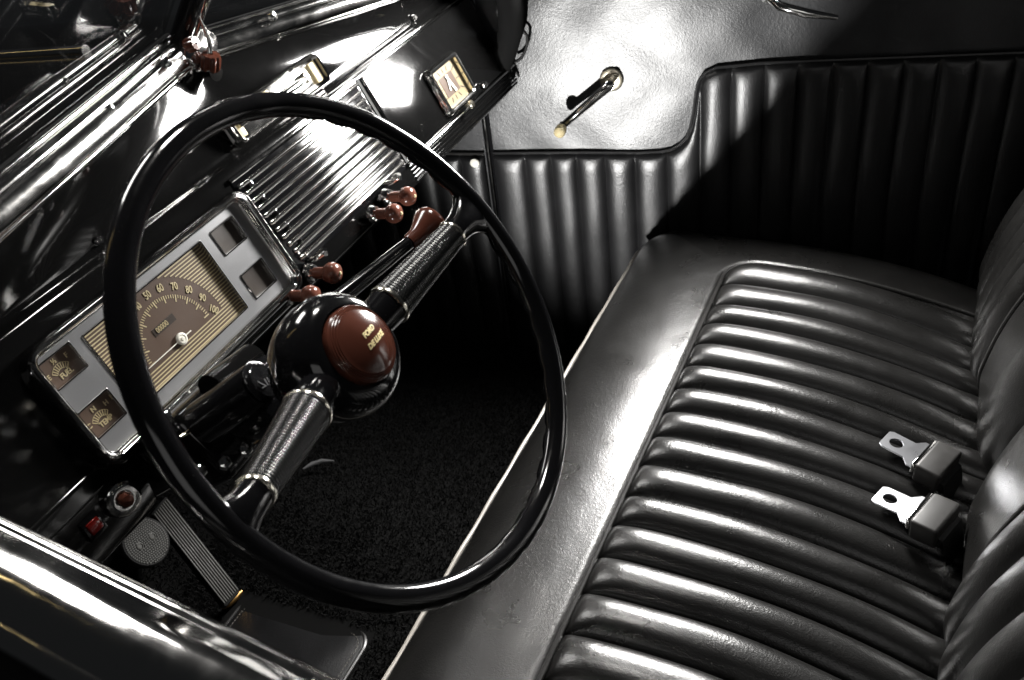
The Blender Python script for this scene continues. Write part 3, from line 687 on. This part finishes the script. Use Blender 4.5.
# ------------------------------------------------------------------ steering column, lock and gear lever
CO = thing('steering_column', 'black steering column with lock housing running from wheel hub under dashboard', 'steering column', tuple(WC-nw*.3))
MB().lathe([(.030, -.62), (.030, -.30), (.031, -.20), (.036, -.19), (.036, -.142), (.030, -.138)], WC, nw, 40).build('tube', ENAMEL, CO)
fc = lambda x, y, h: WC-nw*h+ux*x+np.cross(nw, ux)*y
lk = MB(); lk.tube([WC-nw*.150+A(-.02, -.006, .030), WC-nw*.235+A(-.035, -.006, .030)], [.021, .021], 28)
lk.tube([WC-nw*.150+A(-.02, -.006, .030)+nw*.001, WC-nw*.145+A(-.019, -.006, .030)], [.021, .016], 28)
lock = lk.build('lock_housing', ENAMEL, CO)
p = onp(259, 386, WC-nw*.17+A(0, -.026, .03), (0, -.5, .8)); e1 = ray(300, 361)-ray(259, 386); e1 /= np.linalg.norm(e1)
nn = CAM-p; nn /= np.linalg.norm(nn); p = p+nn*.0168; e1 -= nn*(e1@nn); e1 /= np.linalg.norm(e1); e2 = np.cross(nn, e1)
fe_ = lambda x, y, h: p+e1*x+e2*y+nn*h
tri = MB(); 
def tri_ring(f, r, w, h0, h1):
    O = [(r*math.cos(a), r*math.sin(a)) for a in np.radians([90, 210, 330])]; I = [(x*(1-w), y*(1-w)) for x, y in O]
    for i in range(3):
        j = (i+1) % 3; tri.add([f(*O[i], h0), f(*O[j], h0), f(*I[j], h0), f(*I[i], h0), f(*O[i], h1), f(*O[j], h1), f(*I[j], h1), f(*I[i], h1)], [(3, 2, 1, 0), (4, 5, 6, 7), (0, 1, 5, 4), (1, 2, 6, 5), (2, 3, 7, 6), (3, 0, 4, 7)])
tri_ring(fe_, .0068, .28, -.003, .0008); tri.box(fe_, (-.0008, -.0028, -.003), (.0008, .0030, .0008)); tri.box(fe_, (.0066, -.0035, -.003), (.0076, .003, .0008)); tri.box(fe_, (.0090, -.0035, -.003), (.0100, .003, .0008))
tri.build('emblem', SATIN, lock, smooth=False)
MB().tube([WC-nw*.24+A(-.005, 0, .045), WC-nw*.24+A(.06, 0, .035)], .016, 20).build('bracket', PAINT, CO)
bx = MB().box(lambda x, y, z: WC-nw*(.26+z)+ux*x+np.cross(nw, ux)*y, (-.036, -.045, -.012), (.055, .04, .09)); bx.build('column_clamp', PAINT, CO, bevel=.012, seg=3)
MB().tube([onp(u, v, WC-nw*.20, (0, -.3, .9)) for u, v in ((180, 437), (205, 422), (222, 412), (238, 405))], [.0015, .0025, .0025, .0012], 8).build('clamp_edge', CHROME_WARM, CO)
for u, v in ((166, 418), (200, 472), (246, 450), (225, 463)):
    b = onp(u, v, WC-nw*.24+A(0, -.03, .03), (0, -.5, .8)); MB().lathe([(.0062, -.006), (.0062, .003), (.0045, .004), (0, .004)], b, A(-.3, -.6, .7), 6).build('bolt', CHROME, CO)
GL_ = thing('gear_lever', 'black column gear lever ending in a brown flared knob, below the far spoke', 'gear lever', tuple(WC-nw*.085))
g0 = fnW(.012, .035, -.085); g1 = fnW(.148, .036, -.050)
g0 = onp(338, 300, WC-nw*.085, nw); g1 = onp(413, 240, WC-nw*.06, nw)
MB().tube([g0+(g0-g1)*.4, g0, g0*.5+g1*.5, g1], [.0085, .0085, .0075, .0065], 14).build('shaft', ENAMEL, GL_)
gd = (g1-g0)/np.linalg.norm(g1-g0)
MB().lathe([(.0075, -.004), (.0088, 0), (.0098, .008), (.0135, .016), (.0185, .024), (.0205, .029), (.0195, .033), (.012, .0375), (0, .039)], g1-gd*.002, gd, 30, ref=vw).build('knob', BROWN, GL_)

# ------------------------------------------------------------------ floor, mat and pedals
def floor_z(x, y):
    return .0+.055*np.exp(-(x/.16)**2)*np.clip((y-.10)/.25, 0, 1)+np.maximum(0, y-.62)*1.0
X_, Y_ = np.meshgrid(np.linspace(-.75, .72, 150), np.linspace(-.62, .95, 150), indexing='ij')
fl = heightmesh('floor', X_, Y_, floor_z(X_, Y_)-.004, lambda u, v, h: np.stack([u, v, h], -1), mat('carpet_backing', (.006, .006, .006), .95, spec=.1), None); fl['kind'] = 'structure'; fl['label'] = 'black carpeted car floor between seat and pedals'
n = 170000; x = rng.uniform(-.62, .60, n); y = rng.uniform(-.02, .74, n)
keep = ~((x < -.168) & (y > .27) & (y < .52)) & ~((x < -.2) & (y < .2)); x, y = x[keep], y[keep]; n = len(x)
z = floor_z(x, y)-.004; L_ = rng.uniform(.004, .008, n); a = rng.uniform(0, 2*np.pi, n); w = rng.uniform(.0006, .0012, n)
lx, ly = rng.normal(0, .0035, n), rng.normal(0, .0035, n)
V3 = np.stack([np.stack([x-np.cos(a)*w, y-np.sin(a)*w, z], -1), np.stack([x+np.cos(a)*w, y+np.sin(a)*w, z], -1), np.stack([x+lx, y+ly, z+L_], -1)], 1)
me = bpy.data.meshes.new('carpet'); me.vertices.add(3*n); me.vertices.foreach_set('co', V3.astype(np.float32).ravel())
me.loops.add(3*n); me.polygons.add(n); me.loops.foreach_set('vertex_index', np.arange(3*n, dtype=np.int32)); me.polygons.foreach_set('loop_start', np.arange(0, 3*n, 3, dtype=np.int32)); me.update(calc_edges=True)
cp = link('carpet', me, CARPET, None); cp['kind'] = 'stuff'; cp['label'] = 'short black carpet pile on the floor'
HP = thing('heel_mat', 'flat black vinyl heel mat with stitched edge, on carpet below the pedals', 'floor mat', (-.4, .4, .01))
mp_ = rrect(-.62, -.170, .275, .505, .03)
MB().prism(XYZ, mp_, .001, .008).build('mat_sheet', LEATHER_DOOR, HP, bevel=.002)
ip = rrect(-.61, -.180, .285, .495, .022, 8); ip = np.array(ip+[ip[0]]); d = np.r_[0, np.cumsum(np.hypot(*np.diff(ip, axis=0).T))]; tk = MB()
for t in np.arange(0, d[-1], .006):
    p_ = [A(np.interp(t+q, d, ip[:, 0]), np.interp(t+q, d, ip[:, 1]), .0084) for q in (0, .0035)]; tk.tube(p_, .0005, 5)
tk.build('stitching', THREAD, HP)
MB().tube([(px_, py_, .006) for px_, py_ in mp_], .0035, 8, closed=True).build('piping', PIPING, HP)
# firewall
fwl = MB().box(XYZ, (-.66, .90, -.05), (.62, .93, .62)).build('firewall', BLACK, None); tag(fwl, 'dark bulkhead closing the footwell ahead of the pedals', 'bulkhead')
# brake pedal
pc = onp(145, 542, (0, .595, .17), (0, -.75, .66)); pn = A(.05, -.78, .62); pn /= np.linalg.norm(pn)
pu = ray(175, 520)-ray(145, 542); pu -= pn*(pu@pn); pu /= np.linalg.norm(pu); pv = np.cross(pn, pu)
BP = thing('brake_pedal', 'round grey ribbed rubber brake pedal on a black arm', 'pedal', tuple(pc))
fp = lambda x, y, h: pc+pu*x+pv*y+pn*h
pd = MB().lathe([(.0345, -.008), (.038, -.006), (.038, .002), (.036, .004), (0, .004)], pc, pn, 44).build('pad', RUBBER_BLACK, BP)
rb = MB()
for k in range(-10, 11):
    yy = k*.0032; hl = math.sqrt(max(0, .0338**2-yy*yy))
    cuts = [(-hl, hl)]
    for cx in (-.0125, .0125):
        dd = .0062**2-yy*yy
        if dd > 0:
            w_ = math.sqrt(dd); cuts = [c for (a_, b_) in cuts for c in (((a_, cx-w_), (cx+w_, b_)) if a_ < cx < b_ else ((a_, b_),))]
    for a_, b_ in cuts:
        if b_-a_ > .001:
            m_ = int((b_-a_)/.0042)+1
            for q in range(m_): rb.box(fp, (a_+(b_-a_)*q/m_+.0006, yy-.0010, .0038), (a_+(b_-a_)*(q+1)/m_-.0006, yy+.0010, .0054))
rb.build('tread', RUBBER, pd, smooth=False)
for cx in (-.0125, .0125): MB().lathe([(.0055, .0038), (.0055, .0052), (.004, .0056), (.0035, .0044), (0, .0044)], fp(cx, 0, 0), pn, 20).build('rivet', RUBBER, pd)
MB().tube([pc-pn*.006, pc-pn*.03+A(0, .01, -.02), pc+A(0, .06, -.10), pc+A(0, .12, -.17)], [.010, .009, .009, .009], 12).build('arm', ENAMEL, BP)
# accelerator
q = [onp(151, 514, (0, .62, .14), (0, -.62, .78)), onp(166, 496, (0, .62, .14), (0, -.62, .78)), onp(241, 591, (0, .62, .14), (0, -.62, .78)), onp(225, 608, (0, .62, .14), (0, -.62, .78))]
AP = thing('accelerator_pedal', 'long grey accelerator pedal with lengthwise ribs, beside the brake pedal', 'pedal', tuple(sum(q)/4))
an_ = np.cross(q[2]-q[1], q[0]-q[1]); an_ /= np.linalg.norm(an_); an_ = an_ if an_[2] > 0 else -an_
def fa(s_, t, h): return (q[0]*(1-s_)+q[1]*s_)*(1-t)+(q[3]*(1-s_)+q[2]*s_)*t+an_*h
plate = MB().prism(fa, [(0, 0), (1, 0), (1, .97), (.9, 1), (.1, 1), (0, .97)], -.012, 0).build('pad', RUBBER_BLACK, AP, bevel=.0015)
rb = MB()
for k in range(8):
    s0 = .05+.115*k; rb.box(fa, (s0, .02, -.001), (s0+.065, .975, .0035))
rb.build('tread', RUBBER, plate, bevel=.0006)
MB().tube([fa(.5, .1, -.01), fa(.5, .1, -.01)+A(0, .08, .02)], .006, 10).build('link_rod', ENAMEL, AP)
br_ = MB().tube([onax(u, v, 2, .018) for u, v in ((222, 608), (228, 604), (236, 597), (242, 591))], [.003, .006, .006, .003], 10).build('hinge_block', mat('brass', (.42, .25, .09), .4, 1), AP)
# curved steel edge on the hump
t = MB().tube([onax(u, v, 2, .06) for u, v in ((303, 469), (312, 464), (322, 461), (334, 461))], [.0015, .004, .004, .0015], 8).build('cover_plate_edge', SATIN, None); tag(t, 'short curved steel plate edge on the carpet beyond the wheel hub', 'plate')

# ------------------------------------------------------------------ driver's door: sill in front of the camera
DD = thing('driver_door', 'black car door with polished chrome window sill, nearest the camera', 'car door', (-.68, 0, .7))
sy = np.linspace(-.40, .42, 60)
def sill_x(y): return -.664+.125*y
prof0 = [(.020, -.022), (.020, -.002), (.0185, .003), (.016, .0055), (.013, .0060), (.0105, .0048), (.009, .0052), (.004, .0075), (-.004, .0085), (-.014, .007), (-.021, .002), (-.0235, -.005), (-.0255, -.0065), (-.030, -.007), (-.033, -.011), (-.034, -.022)]
prof = [(.020, -.022), (.020, -.002), (.0185, .003), (.016, .0055), (.0125, .0060), (.010, .0045), (.0085, .0048), (.002, .0080), (-.010, .0095), (-.022, .0085), (-.032, .004), (-.037, -.002), (-.0385, -.006), (-.041, -.0065), (-.046, -.007), (-.049, -.011), (-.050, -.022)]
R = np.array([[A(sill_x(y)+a, y, .744+b) for a, b in prof] for y in sy])
MB().grid(R, flip=True).build('window_sill', SILL, DD, ang=60)
R = np.array([[A(sill_x(y)+a, y, z) for a, z in ((.0195, .7225), (.016, .60), (.010, .3), (.01, .05), (-.08, .05), (-.105, .45), (-.100, .60), (-.085, .675), (-.065, .71), (-.0495, .7225))] for y in sy])
MB().grid(R, flip=True).build('door_skin', PAINT, DD, ang=70)
R = np.array([[A(sill_x(y)+a-.098, y, z) for a, z in ((-.002, .645), (-.006, .65), (-.006, .656), (-.002, .661))] for y in sy]); MB().grid(R, flip=True).build('belt_moulding', CHROME, DD)
for yy in (.215, -.14): 
    MB().box(lambda x, y, z: A(sill_x(yy)+x, yy+y, .747+z), (-.020, -.006, .004), (.010, .006, .010)).build('sill_clip', CHROME, DD, bevel=.003)
    
# ------------------------------------------------------------------ light
w = bpy.data.worlds.new('World'); sc.world = w; w.use_nodes = True
bg = w.node_tree.nodes['Background']; bg.inputs[0].default_value = (.9, .95, 1, 1); bg.inputs[1].default_value = .010
def area(name, loc, target, sx, sy, power, col=(1, 1, 1), spread=180):
    l = bpy.data.lights.new(name, 'AREA'); l.shape = 'RECTANGLE'; l.size = sx; l.size_y = sy; l.energy = power; l.color = col; l.spread = math.radians(spread)
    o = bpy.data.objects.new(name, l); COL.objects.link(o); o.location = loc
    d = Vector(target)-Vector(loc); o.rotation_euler = d.to_track_quat('-Z', 'Y').to_euler(); return o
def spot(name, loc, target, ang, blend, power, size, col=(1, 1, 1)):
    l = bpy.data.lights.new(name, 'SPOT'); l.energy = power; l.spot_size = math.radians(ang); l.spot_blend = blend; l.shadow_soft_size = size; l.color = col
    o = bpy.data.objects.new(name, l); COL.objects.link(o); o.location = loc
    d = Vector(target)-Vector(loc); o.rotation_euler = d.to_track_quat('-Z', 'Y').to_euler(); return o
area('window_light', (.73, -.02, .925), (-.1, .0, .40), .25, .24, 46, (1, .98, .95))
area('overhead_fill', (.35, 1.9, 2.5), (-.3, 0, .6), .8, .5, 48, (1, .98, .95))  # added softbox, unseen; gives the sill chrome its highlight
area('ceiling_light', (.33, .22, 1.96), (-.42, .12, .70), .22, .16, 1.3, (1, .97, .92), 38)
area('driver_side_fill', (-1.75, -.75, 1.55), (-.3, .5, .75), 1.1, .8, 2.5, (1, .98, .96))  # added fill behind the camera, unseen, for reflections in the chrome
spot('footwell_light', (-.50, .172, .145), (.63, .09, .51), 48, .85, 108, .012, (1, .99, .97))
area('warm_strip_fill', (-.6, 3.0, 2.6), (0, .4, .8), .06, 1.4, 1.2, (1, .75, .35))  # added warm strip, unseen; puts yellow streaks in the reflections
